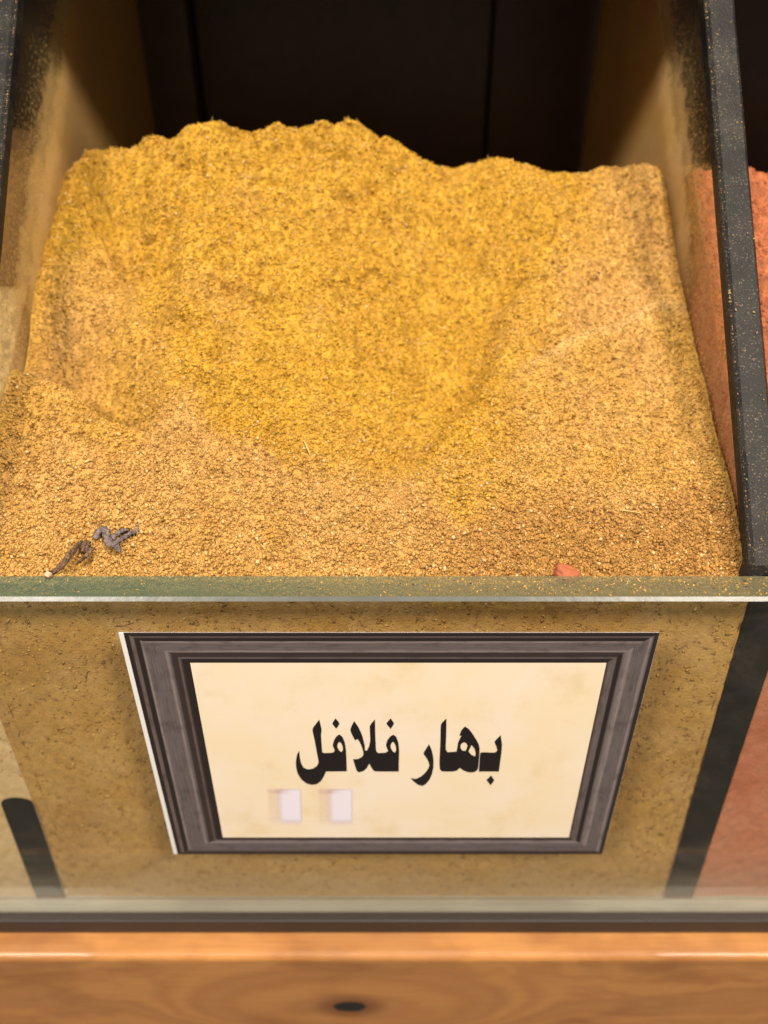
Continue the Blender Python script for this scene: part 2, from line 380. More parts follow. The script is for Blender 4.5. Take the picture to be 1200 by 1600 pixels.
# dark cabinet behind and above
bb = empty('dark_cabinet', (0, 0.46, FL)); tag(bb, 'unlit dark board closing the bins behind the spice heaps', 'cabinet')
edges = [-0.40, -0.0955, -0.094, 0.0535, 0.055, 0.40]
for i in range(0, 6, 2):
    bm = bmesh.new(); box_bm(bm, edges[i], edges[i + 1], 0.452 if i else 0.440, 0.462, FL, H + 0.0222)
    from_bm('back_panel', bm, M['back2'] if i == 0 else M['back'], bb, 0.001)
bm = bmesh.new(); box_bm(bm, XL, XR, 0.462, 0.468, FL, H + 0.0222)
from_bm('backing_sheet', bm, M['back'], bb)
bm = bmesh.new(); box_bm(bm, XL, XR, 0.288, 0.468, H + 0.0227, H + 0.040)
tp = from_bm('cabinet_canopy', bm, M['back'], None, 0.001)
tag(tp, 'dark board roofing the bins and shading their backs', 'cabinet canopy')

# dividers: clear pane, black trim on the sloping top edge, black strip behind the front pane
def divider(x, xf_bottom, xf_top, z_strip_top, label, seed):
    root = empty('bin_divider', (x, 0.1688, FL))
    tag(root, label, 'divider', 'glass dividers between the spice bins')
    bar = [(0.1706, H - 0.1340), (0.1706, H - 0.1278), (0.300, H + 0.0125), (0.439, H + 0.0125)]
    sheet = [(0.1726, FL + 0.0001), (0.1726, H - 0.1290), (0.300, H + 0.0105), (0.439, H + 0.0105), (0.439, FL + 0.0001)]
    prism_x('glass_sheet', sheet, x - 0.002, x + 0.002, mat_dusty_pane('dusty_divider_glass', 0.279, H - 0.0515, 0.86, seed, 0.262 if x > 0 else 0.246), root)
    # top trim: a flat capping with rolled edges following the slope
    bm = bmesh.new(); w = 0.00475
    sec = [(-w, -0.0030), (-w, 0.0006), (-w + 0.0012, 0.0018), (w - 0.0012, 0.0018), (w, 0.0006), (w, -0.0030)]
    rings = []
    for i, (y, z) in enumerate(bar):
        if i == 0: n = (-1, 0)
        elif i == 1: n = (-1.0, math.tan(R(21.4)))
        elif i == 2: n = (-math.sin(R(23.6)) / math.cos(R(23.6)), 1.0)
        else: n = (0, 1)
        rings.append([bm.verts.new((x + sx, y + n[0] * sz, z + n[1] * sz)) for sx, sz in sec])
    for r0, r1 in zip(rings, rings[1:]):
        for k in range(6): bm.faces.new((r0[k], r0[(k + 1) % 6], r1[(k + 1) % 6], r1[k]))
    bm.faces.new(rings[0]); bm.faces.new(rings[-1][::-1])
    from_bm('top_trim', bm, M['trim'], root)
    # front strip, rounded upper end
    bm = bmesh.new(); w = 0.0056; ys = (0.1684, 0.16865)
    pts = [(-w, FL + 0.0002), (w, FL + 0.0002)]
    for k in range(9):
        a = math.pi * k / 8; pts.append((w * math.cos(a), z_strip_top - 0.0035 + 0.0035 * math.sin(a)))
    def lean(dx, z):
        q = (z - FL) / (H - 0.129 - FL); return xf_bottom + (xf_top - xf_bottom) * q + dx
    fr = [bm.verts.new((lean(dx, z), ys[0], z)) for dx, z in pts]; bk = [bm.verts.new((lean(dx, z), ys[1], z)) for dx, z in pts]
    bm.faces.new(fr); bm.faces.new(bk[::-1]); n = len(pts)
    for i in range(n): bm.faces.new((fr[i], bk[i], bk[(i + 1) % n], fr[(i + 1) % n]))
    from_bm('front_strip', bm, M['strip'], root)
    return root
XDL, XDR = -0.1200, 0.1055
divider(XDL, -0.1293, -0.1240, H - 0.2270, 'dusty glass divider with black trim between the golden and the pale spice', 0.31)
divider(XDR, 0.1141, 0.1092, H - 0.1292, 'dusty glass divider with black trim between the golden and the red spice', 1.73)

# ------------------------------------------------------------------ spice heaps
CREST = np.array([(-0.1283, -0.0616), (-0.1177, -0.0517), (-0.1075, -0.0421), (-0.0978, -0.039), (-0.0891, -0.0412), (-0.0816, -0.0375), (-0.0725, -0.0369), (-0.0662, -0.0322), (-0.0559, -0.0304), (-0.0472, -0.0328), (-0.0369, -0.0304), (-0.0291, -0.0318), (-0.0224, -0.031), (-0.0045, -0.0334), (0.0045, -0.0379), (0.0138, -0.0452), (0.0254, -0.0476), (0.0368, -0.0446), (0.0507, -0.0459), (0.0625, -0.0484), (0.0733, -0.051), (0.0777, -0.0489), (0.0902, -0.0478), (0.0987, -0.0495), (0.1037, -0.0572), (0.11, -0.0651)])
def gauss(x, y, cx, cy, sx, sy, rot=0.0):
    ca, sa = math.cos(rot), math.sin(rot); dx, dy = x - cx, y - cy
    a = dx * ca + dy * sa; b = -dx * sa + dy * ca
    return np.exp(-(a / sx) ** 2 - (b / sy) ** 2)
_pr = random.Random(5)
PITS = [(_pr.uniform(-0.112, 0.098), _pr.uniform(0.205, 0.292), _pr.uniform(0.0012, 0.0038), _pr.uniform(0.0010, 0.0022), _pr.uniform(-1.2, 1.2), _pr.uniform(0.0010, 0.0030)) for _ in range(18)]
def heap_z(x, y):
    yc = 0.300 + 0.010 * fbm(x * 22, x * 0 + 3.1, 5, 3)
    zc = np.interp(x, CREST[:, 0], CREST[:, 1]); zf = -0.1368 + 0.003 * fbm(x * 30, y * 0, 9, 3)
    u = (y - 0.169) / (yc - 0.169)
    z = zf + (zc - zf) * np.where(u < 1, 0.93 * u + 0.07 * u * u, 1)
    ov = np.maximum(y - yc, 0); z = z - np.where(ov > 0, ov * ov / (ov + 0.006) * 1.0, 0)
    f = smooth(0.0, 0.12, u) * smooth(1.02, 0.85, u)
    # scooped channel down the middle: steep right wall, long left flank
    ax, ay, bx, by = 0.0400, 0.2640, -0.0080, 0.1960; ll = math.hypot(bx - ax, by - ay); tx, ty = (bx - ax) / ll, (by - ay) / ll
    s_ = ((x - ax) * tx + (y - ay) * ty) / ll; q = -(x - ax) * ty + (y - ay) * tx + 0.004 * fbm(x * 55, y * 55, 37, 2)
    prof = np.where(q > 0, -1 + smooth(0, 0.016, q), -np.exp(-(q / 0.034) ** 2))
    z = z + f * 0.0115 * prof * smooth(-0.25, 0.15, s_) * smooth(1.15, 0.7, s_)
    # flat slope on the right with the crease of an old slide above it
    q2 = (y - 0.2418) - 0.464 * (x - 0.0715) + 0.0025 * fbm(x * 60, y * 60, 38, 2)
    z = z + f * (0.0050 * smooth(-0.030, -0.001, q2) - 0.0050 * smooth(-0.001, 0.0035, q2) * smooth(0.05, 0.012, q2)) * smooth(0.034, 0.060, x) * smooth(0.103, 0.088, x)
    # clings to the panes
    e_ = np.minimum(x - (XDL + 0.002), (XDR - 0.002) - x); z = z + 0.0014 * np.exp(-np.maximum(e_, 0) / 0.004) * smooth(0.03, 0.15, u)
    # mound in the front corner and the dip behind it
    z = z + 0.0075 * gauss(x, y, -0.110, 0.2150, 0.030, 0.013, -0.42) * smooth(0.2, 0.5, f)
    m = (y - (0.2225 - 0.42 * (x + 0.1075)))           # behind the crest of the mound
    wob = 0.004 * fbm(x * 160, y * 160, 31, 3)
    z = z - 0.0165 * smooth(0.0, 0.0026, m + wob) * smooth(0.030, 0.007, m) * smooth(-0.068, -0.086, x) * (0.35 + 0.65 * smooth(-0.117, -0.105, x))
    z = z - 0.0035 * gauss(x, y, -0.0897, 0.1822, 0.0020, 0.0022) - 0.0015 * gauss(x, y, -0.0825, 0.1765, 0.0025, 0.0018)
    # small slips
    m2 = (x + 0.101) * 0.80 + (y - 0.277) * 0.60 + 0.0035 * fbm(x * 120, y * 120, 33, 3)
    z = z - 0.0090 * smooth(-0.0010, 0.0010, m2) * smooth(0.026, 0.004, m2) * gauss(x, y, -0.097, 0.273, 0.022, 0.020)
    z = z - 0.0050 * gauss(x, y, -0.0305, 0.2742, 0.0045, 0.0035) - 0.003 * gauss(x, y, -0.018, 0.262, 0.006, 0.004)
    z = z - 0.0028 * gauss(x, y, 0.020, 0.236, 0.004, 0.016, 0.5)
    for cx, cy, sx, sy, ro, am in PITS:
        k = (np.abs(x - cx) < 0.010) & (np.abs(y - cy) < 0.010)
        z[k] -= am * gauss(x[k], y[k], cx, cy, sx, sy, ro)
    return z + (0.0046 * fbm(x * 38, y * 38, 1, 2) * smooth(0, .25, u))

def heap_detail(x, y, fine=True):
    """relief measured square to the slope: lumps of every size, crumblier towards the crest"""
    u = (y - 0.169) / 0.131
    cr = smooth(0.12, 0.95, u); rough = 0.45 + 0.55 * smooth(0.05, -0.03, x)
    yy = y * 1.27; wx = x + 0.0035 * fbm(x * 150, yy * 150, 91, 3); wy = yy + 0.0035 * fbm(x * 150, yy * 150, 92, 3)
    patchy = 0.25 + 1.3 * np.clip(fbm(x * 55, y * 55, 24, 2) + 0.40, 0, 1)
    d = (0.0006 + 0.0034 * cr * rough) * crumbs(wx * 105, wy * 105, 2) * patchy
    d = d + (0.0009 + 0.0015 * cr * rough) * crumbs(wx * 260, wy * 260, 6) * patchy
    d = d + 0.0016 * cr * rough * np.clip(crumbs(wx * 62, wy * 62, 11), -0.3, 0.6)
    d = d + 0.0007 * crumbs(wx * 560, wy * 560, 3) + 0.0012 * fbm(x * 90, yy * 90, 8, 3)
    d = d * (0.25 + 0.75 * smooth(0.0, 0.008, np.minimum(x - XDL - 0.002, XDR - 0.002 - x)))
    if fine: d = d + 0.0006 * fbm(x * 1000, yy * 1000, 4, 3, 0.65)
    return d
def heap_point(x, y, fine=True):
    d = heap_detail(x, y, fine); k = smooth(0.1692, 0.178, y)
    return np.stack([x, y - 0.60 * d * k, heap_z(x, y) + (0.80 + 0.2 * (1 - k)) * d + H], -1)

def zone_colour(x, y, rnd, rnd2):
    """albedo of the mix itself: yellow in the middle, browner coarse layer at the front"""
    front = smooth(0.203, 0.186, y + 0.016 * fbm(x * 45, y * 45, 12, 3) + np.where(x > 0.01, -0.002, -0.004) - 0.010 * gauss(x, y * 0, -0.070, 0, 0.05, 9))
    leftb = smooth(-0.045, -0.100, x + 0.02 * fbm(x * 40, y * 40, 13, 3)) * smooth(0.285, 0.24, y) * 0.7
    rightb = smooth(0.030, 0.065, x + 0.45 * (0.235 - y)) * 0.75
    tan = np.clip(np.maximum(np.maximum(front, leftb), rightb) + 0.5 * fbm(x * 70, y * 70, 14, 3), 0, 1)[:, None]
    yel = np.array([0.56, 0.322, 0.034]); tn = np.array([0.58, 0.340, 0.102])
    brown = smooth(0.0, 0.03, x - 0.0) * smooth(0.197, 0.188, y + 0.01 * fbm(x * 60, y * 60, 15, 3))
    brown = brown[:, None] * 0.75
    c = yel * (1 - tan) + tn * tan
    pt = np.clip(0.5 + 1.5 * fbm(x * 130, y * 130, 19, 3), 0, 1)[:, None]
    c = c * (1 - 0.45 * pt) + c * np.array([0.82, 0.74, 0.62]) * 0.45 * pt
    c = c * (1 - brown) + np.array([0.41, 0.210, 0.055]) * brown
    q2 = (y - 0.2418) - 0.464 * (x - 0.0715) + 0.0025 * fbm(x * 60, y * 60, 38, 2)        # pale fine dust left along the old slide
    sk = (np.exp(-((q2 + 0.0005) / 0.0022) ** 2) * smooth(0.034, 0.055, x) * 0.6)[:, None]
    c = c * (1 - sk) + np.array([0.66, 0.43, 0.17]) * sk
    v = (0.68 + 0.62 * rnd)[:, None]
    pale = (rnd2 > 0.95)[:, None]; dark = (rnd2 < 0.05)[:, None]
    c = c * v
    c = np.where(pale, np.array([0.70, 0.50, 0.23]), c)
    c = np.where(dark, c * np.array([0.62, 0.52, 0.50]), c)
    return c

def heap_mesh(name, fz, x0, x1, y0, y1, nx, ny, zb, colf, flare=0.0):
    xs = np.linspace(x0, x1, nx); 
    ys = y0 + (y1 - y0) * np.linspace(0, 1, ny)
    X, Y = np.meshgrid(xs, ys)
    V = fz(X.ravel(), Y.ravel())
    i = np.arange(nx - 1)[None, :] + nx * np.arange(ny - 1)[:, None]; i = i.ravel()
    F = np.stack([i, i + 1, i + 1 + nx, i + nx], 1)
    # face pressed against the pane
    nz = 90; q = np.linspace(0, 1, nz)[1:]
    top = V[:nx]
    Vf = []
    for k in q:
        z = top[:, 2] * (1 - k) + zb * k
        yy = y0 + 0.0007 * np.clip(fbm(xs * 500, z * 500, 21, 3) + 0.12, 0, 1) + 0 * z
        Vf.append(np.stack([xs * (1 + flare * np.clip((H - 0.137 - z) / 0.149, 0, 1)), yy, z], 1))
    Vf = np.concatenate(Vf); n0 = len(V)
    j = np.arange(nx - 1)
    F2 = [np.stack([n0 + j, n0 + j + 1, j + 1, j], 1)]
    i = (np.arange(nx - 1)[None, :] + nx * np.arange(nz - 2)[:, None]).ravel() + n0
    F2.append(np.stack([i + nx, i + nx + 1, i + 1, i], 1))
    # back and sides down to the floor
    back = V[-nx:].copy(); back[:, 2] = zb; n1 = n0 + len(Vf); b0 = n0 - nx
    F3 = np.stack([b0 + j, b0 + j + 1, n1 + j + 1, n1 + j], 1)
    VV = np.concatenate([V, Vf, back]); sides = []
    for cidx in (0, nx - 1):
        s = V[cidx:n0:nx].copy(); s[:, 2] = zb; m0 = len(VV); VV = np.concatenate([VV, s])
        k = np.arange(ny - 1); g = cidx + nx * k
        sides.append(np.stack([g, g + nx, m0 + k + 1, m0 + k], 1) if cidx == 0 else np.stack([g + nx, g, m0 + k, m0 + k + 1], 1))
    FF = np.concatenate([F] + F2 + [F3] + sides)
    me = mesh_np(name, VV, FF, True)
    nF, nf2 = len(F), len(F2[0]) + len(F2[1])
    mi = np.zeros(len(FF), np.int32); mi[nF:nF + nf2] = 1; mi[nF + nf2 + len(F3):] = 1
    me.polygons.foreach_set('material_index', mi)
    set_colour(me, colf(VV[:, 0], VV[:, 1]))
    return me

rg = np.random.default_rng(11)
def golden(x, y):
    r = np.clip(0.45 + 0.8 * fbm(x * 900, y * 900, 17, 2), 0, 1); return zone_colour(x, y, r, np.full(len(x), 0.5))
me = heap_mesh('golden_spice_heap', heap_point, XDL + 0.0022, XDR - 0.0022, 0.1690, 0.350, 620, 500, FL + 0.0003, golden, 0.05)
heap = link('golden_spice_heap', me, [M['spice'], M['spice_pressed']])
tag(heap, 'big heap of golden yellow ground spice filling the bin behind the framed sign', 'spice heap')
# spice that has crept past the short divider strip, pressed to the pane
bm = bmesh.new()
pp = [(-0.150, H - 0.1400), (-0.1160, H - 0.1400), (-0.1160, H - 0.2480), (-0.1225, H - 0.2330), (-0.1265, H - 0.2215), (-0.1310, H - 0.2180), (-0.1360, H - 0.2120), (-0.150, H - 0.2080)]
a = [bm.verts.new((x, 0.16935, z)) for x, z in pp]; b = [bm.verts.new((x, 0.16960, z)) for x, z in pp]
bm.faces.new(a); bm.faces.new(b[::-1])
for i in range(len(pp)): bm.faces.new((a[i], b[i], b[(i + 1) % len(pp)], a[(i + 1) % len(pp)]))
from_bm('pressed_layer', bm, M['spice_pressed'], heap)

# grains: tens of thousands of angular crumbs, flakes and fibres
def grains(n, P, N, size, aspect, colour, rng):
    """octahedral crumbs; P points, N normals, size (n,), aspect (n,3)"""
    base = np.array([(1, 0, 0), (0, 1, 0), (-1, 0, 0), (0, -1, 0), (0, 0, 1), (0, 0, -1)], float)
    V = base[None] * aspect[:, None, :] * size[:, None, None]
    V = V * (1 + 0.45 * (rng.random((n, 6, 1)) - 0.5)) + (rng.random((n, 6, 3)) - 0.5) * size[:, None, None] * 0.5 * aspect.min(1)[:, None, None]
    # lie in the surface: tangent frame with a random spin and a random tilt
    N2 = N + 0.55 * rng.normal(size=(n, 3)); N2 /= np.linalg.norm(N2, axis=1)[:, None]
    r = rng.normal(size=(n, 3)); T = np.cross(N2, r); T /= np.linalg.norm(T, axis=1)[:, None]; B = np.cross(N2, T)
    W = V[..., 0:1] * T[:, None] + V[..., 1:2] * B[:, None] + V[..., 2:3] * N2[:, None] + P[:, None]
    f = np.array([(0, 1, 4), (1, 2, 4), (2, 3, 4), (3, 0, 4), (1, 0, 5), (2, 1, 5), (3, 2, 5), (0, 3, 5)])
    F = (f[None] + 6 * np.arange(n)[:, None, None]).reshape(-1, 3)
    return W.reshape(-1, 3), F, np.repeat(colour, 6, axis=0)

NG = 180000
gx = rg.uniform(XDL + 0.003, XDR - 0.003, NG); gy = 0.1695 + (0.312 - 0.1695) * rg.random(NG) ** 1.15
e = 0.0008
G0 = heap_point(gx, gy); Gx = heap_point(gx + e, gy) - G0; Gy = heap_point(gx, gy + e) - G0
N = np.cross(Gx, Gy); N /= np.linalg.norm(N, axis=1)[:, None]
frontness = smooth(0.235, 0.178, gy)
size = np.exp(rg.normal(0, 0.38, NG)) * (0.00027 + 0.00012 * frontness)
size = np.clip(size, 0.00014, 0.0012)
asp = np.stack([np.ones(NG), rg.uniform(0.65, 1.0, NG), rg.uniform(0.5, 0.95, NG)], 1)
big = rg.random(NG) < 0.03 * frontness; size[big] *= rg.uniform(1.2, 1.6, big.sum()); size = np.minimum(size, 0.00085)
fib = rg.random(NG) < 0.045; asp[fib] = np.array([4.0, 0.45, 0.35]); size[fib] = np.clip(size[fib], 0.0002, 0.00045)
P = G0 + N * (size * rg.uniform(-0.25, 0.7, NG))[:, None]
cg = zone_colour(gx, gy, rg.random(NG), rg.random(NG)); cg[fib] = cg[fib] * 0.5 + np.array([0.66, 0.46, 0.15]) * 0.5
V, F, C = grains(NG, P, N, size, asp, cg, rg)
me = mesh_np('loose_grains', V, F, True); set_colour(me, C)
gr = link('loose_grains', me, M['spice'], heap); tag(gr, kind='stuff')

# crumbs pressed flat against the inside of the pane
n = 34000
x_ = rg.uniform(XDL + 0.003, XDR - 0.003, n); z_ = rg.uniform(FL + 0.001, H - 0.139, n)
size = np.clip(np.exp(rg.normal(0, 0.42, n)) * 0.00034, 0.0001, 0.0009)
asp = np.stack([np.ones(n), rg.uniform(0.5, 1, n), np.full(n, 0.22)], 1); fb = rg.random(n) < 0.06; asp[fb] = (3.2, 0.4, 0.3)
x_ = x_ * (1 + 0.05 * np.clip((H - 0.137 - z_) / 0.149, 0, 1)); k_ = rg.random(n) < 0.04; x_[k_] = rg.uniform(-0.145, -0.115, k_.sum()); z_[k_] = rg.uniform(H - 0.215, H - 0.139, k_.sum())
P = np.stack([x_, 0.16912 + rg.uniform(-0.00012, 0.00025, n), z_], 1); nn = np.tile((0., -1., 0.), (n, 1)) * 3
cg = np.array([0.56, 0.32, 0.085]) * (0.55 + 0.65 * rg.random(n))[:, None]; q = rg.random(n); cg[q > 0.92] = (0.72, 0.50, 0.21); cg[q < 0.03] *= 0.6
V, F, C = grains(n, P, nn, size, asp, cg, rg)
me = mesh_np('pressed_grains', V, F, True); set_colour(me, C)
gr = link('pressed_grains', me, M['spice'], heap); tag(gr, kind='stuff')

# neighbours
def red_z(x, y):
    u = np.clip((y - 0.169) / (0.290 - 0.169), 0, 1)
    z = -0.138 + 0.092 * u - 0.7 * np.maximum(y - 0.290, 0) + 0.006 * fbm(x * 60, y * 60, 41, 3) + 0.0016 * fbm(x * 320, y * 320, 42, 4, .6)
    return z
def pale_z(x, y):
    u = np.clip((y - 0.169) / (0.262 - 0.169), 0, 1)
    return -0.150 + 0.071 * u + 0.75 * np.clip(y - 0.266, 0, 0.056) - 0.8 * np.maximum(y - 0.33, 0) + 0.003 * fbm(x * 50, y * 50, 51, 3) + 0.0012 * fbm(x * 320, y * 320, 52, 4, .6)
lift = lambda f: (lambda x, y: np.stack([x, y, f(x, y) + H], -1))
def flat(c, s):
    return lambda x, y: np.array(c)[None] * (0.8 + 0.6 * fbm(x * 700, y * 700, s, 3))[:, None]
me = heap_mesh('red_spice_heap', lift(red_z), XDR + 0.0022, 0.30, 0.1690, 0.35, 420, 300, FL + 0.0003, flat((0.52, 0.165, 0.070), 61))
o = link('red_spice_heap', me, [M['red_spice'], M['red_pressed']]); tag(o, 'heap of brick red ground spice in the bin beyond the black trimmed divider', 'spice heap')
n = 16000; x_ = XDR + 0.003 + 0.045 * rg.random(n) ** 1.3; y_ = rg.uniform(0.17, 0.30, n); size = np.clip(np.exp(rg.normal(0, 0.4, n)) * 0.00026, 0.0001, 0.0007)
asp = np.stack([np.ones(n), rg.uniform(0.6, 1, n), rg.uniform(0.5, 0.9, n)], 1)
cg = np.array([0.54, 0.17, 0.072]) * (0.6 + 0.7 * rg.random(n))[:, None]; cg[rg.random(n) < 0.04] = (0.66, 0.36, 0.18)
V, F, C = grains(n, np.stack([x_, y_, red_z(x_, y_) + H + size * 0.3], 1), np.tile((0., -0.6, 0.8), (n, 1)), size, asp, cg, rg)
me = mesh_np('loose_grains', V, F, True); set_colour(me, C); gr = link('loose_grains', me, M['red_spice'], o); tag(gr, kind='stuff')
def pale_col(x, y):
    k = smooth(0.260, 0.264, y + 0.004 * fbm(x * 80, y * 80, 63, 3))[:, None]  # brown far part is shade put into the powder's colour
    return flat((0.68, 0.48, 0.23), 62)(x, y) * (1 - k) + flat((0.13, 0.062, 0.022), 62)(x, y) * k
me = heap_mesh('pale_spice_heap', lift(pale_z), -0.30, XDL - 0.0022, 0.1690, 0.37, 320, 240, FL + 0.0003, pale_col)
o = link('pale_spice_heap', me, [M['pale_spice'], M['pale_pressed']]); tag(o, 'pale beige powder with its far ridge coloured brown as shade, past the divider from the golden spice', 'spice heap')

# crumbs lying on the top edge of the pane and along the trims
n = 2600
px = rg.uniform(-0.135, 0.135, n); keep = rg.random(n) < (0.05 + 0.85 * smooth(-0.05, 0.10, px + 0.04 * fbm(px * 40, px * 0, 71, 3)))
px = px[keep]; n = len(px); py = YG + 0.0013 + (YB - YG - 0.0016) * rg.random(n) ** 0.8
size = np.clip(np.exp(rg.normal(0, 0.4, n)) * 0.00018, 0.00008, 0.0005)
asp = np.stack([np.ones(n) * rg.uniform(0.9, 2.2, n), rg.uniform(0.5, 1.0, n), rg.uniform(0.3, 0.6, n)], 1)
P = np.stack([px, py, zt + size * 0.30], 1); N = np.tile((0., 0., 1.), (n, 1))
c1 = np.array([0.60, 0.36, 0.09]) * (0.55 + 0.6 * rg.random(n))[:, None]; c1[rg.random(n) < 0.12] = (0.08, 0.05, 0.03)
A = grains(n, P, N, size, asp, c1, rg)
parts = [A]
for xd, s in ((XDL, 1), (XDR, -1)):
    n = 420; k = rg.random(n); y = 0.172 + 0.120 * k; z = -0.1290 + (y - 0.169) * 1.0802
    dx = np.where(rg.random(n) < 0.55, s * 0.0044 * np.ones(n), rg.uniform(-0.0044, 0.0044, n))
    nn = np.array([0, -math.sin(R(47.2)), math.cos(R(47.2))])
    size = np.clip(np.exp(rg.normal(0, 0.45, n)) * 0.00017, 0.00008, 0.0005)
    off = np.where(np.abs(np.abs(dx) - 0.0044) < 1e-6, 0.0011, 0.0019)
    P = np.stack([xd + dx, y, z + H], 1) + nn[None] * off[:, None]
    asp = np.stack([np.ones(n), rg.uniform(0.6, 1, n), rg.uniform(0.4, 0.7, n)], 1)
    c1 = np.array([0.42, 0.28, 0.13]) * (0.3 + 0.7 * rg.random(n))[:, None]
    parts.append(grains(n, P, np.tile(nn, (n, 1)), size, asp, c1, rg))
off = 0; Vs, Fs, Cs = [], [], []
for v, f, c in parts: Vs.append(v); Fs.append(f + off); Cs.append(c); off += len(v)
me = mesh_np('spilled_crumbs', np.concatenate(Vs), np.concatenate(Fs)); set_colour(me, np.concatenate(Cs))
o = link('spilled_crumbs', me, M['spice']); tag(o, 'fine golden crumbs spilled on the glass edge and black trims', 'crumbs', kind='stuff')

# ------------------------------------------------------------------ the sign
SX, SZ, SY = 0.0012, H - 0.19185, 0.15745         # centre of the card, its face
sign = empty('name_sign', (SX, SY, H - 0.2424)); tag(sign, 'cream sign with printed dark frame and bold black Arabic lettering on the glass', 'sign')
bm = bmesh.new(); box_bm(bm, -0.0723, 0.0751, SY, SY + 0.0004, H - 0.2425, H - 0.1416)
from_bm('card', bm, M['card'], sign)
OX0, OX1, OZ0, OZ1 = -0.0709, 0.0750, H - 0.2424, H - 0.1413
IX0, IX1, IZ0, IZ1 = -0.0543, 0.0623, H - 0.2330, H - 0.1525
def rail(mat, q, along):
    bm = bmesh.new(); uvl = bm.loops.layers.uv.new('UVMap')
    f_ = SY - 0.00012
    vs_ = [bm.verts.new((x, f_, z)) for x, z in q]; bk = [bm.verts.new((x, SY - 0.00001, z)) for x, z in q]
    f = bm.faces.new(vs_)
    for lp, v in zip(f.loops, (0, 0, 1, 1)):
        co = lp.vert.co; lp[uvl].uv = ((co.x if along == 'x' else co.z) * 10, v)
    for i in range(4):
        g = bm.faces.new((vs_[i], bk[i], bk[(i + 1) % 4], vs_[(i + 1) % 4]))
        for lp in g.loops: lp[uvl].uv = (lp.vert.co.x * 10, 0.0)
    bmesh.ops.recalc_face_normals(bm, faces=bm.faces)
    me = bpy.data.meshes.new('printed_rail'); bm.to_mesh(me); bm.free()
    return link('printed_rail', me, mat, sign)
rail(M['rail_top'], [(OX0, OZ1), (OX1, OZ1), (IX1, IZ1), (IX0, IZ1)], 'x')
rail(M['rail_bottom'], [(OX0, OZ0), (OX1, OZ0), (IX1, IZ0), (IX0, IZ0)], 'x')
rail(M['rail_left'], [(OX0, OZ0), (OX0, OZ1), (IX0, IZ1), (IX0, IZ0)], 'z')
rail(M['rail_right'], [(OX1, OZ0), (OX1, OZ1), (IX1, IZ1), (IX1, IZ0)], 'z')
bm = bmesh.new(); box_bm(bm, IX0, IX1, SY - 0.0001, SY - 0.00001, IZ0, IZ1)
from_bm('cream_panel', bm, M['paper'], sign)

def rounded(p, it=2):
    """soften the bends of a traced outline, keep its sharp corners"""
    p = [np.array(q, float) for q in p]; n = len(p)
    corner = []
    for i in range(n):
        a = p[i] - p[i - 1]; b = p[(i + 1) % n] - p[i]
        corner.append(np.dot(a, b) / (np.linalg.norm(a) * np.linalg.norm(b)) < 0.55)
    out = []
    for i in range(n):
        if corner[i]: out.append(p[i])
        else:
            out += [p[i] * 0.75 + p[i - 1] * 0.25, p[i] * 0.9 + (p[i - 1] + p[(i + 1) % n]) * 0.05, p[i] * 0.75 + p[(i + 1) % n] * 0.25]
    return out
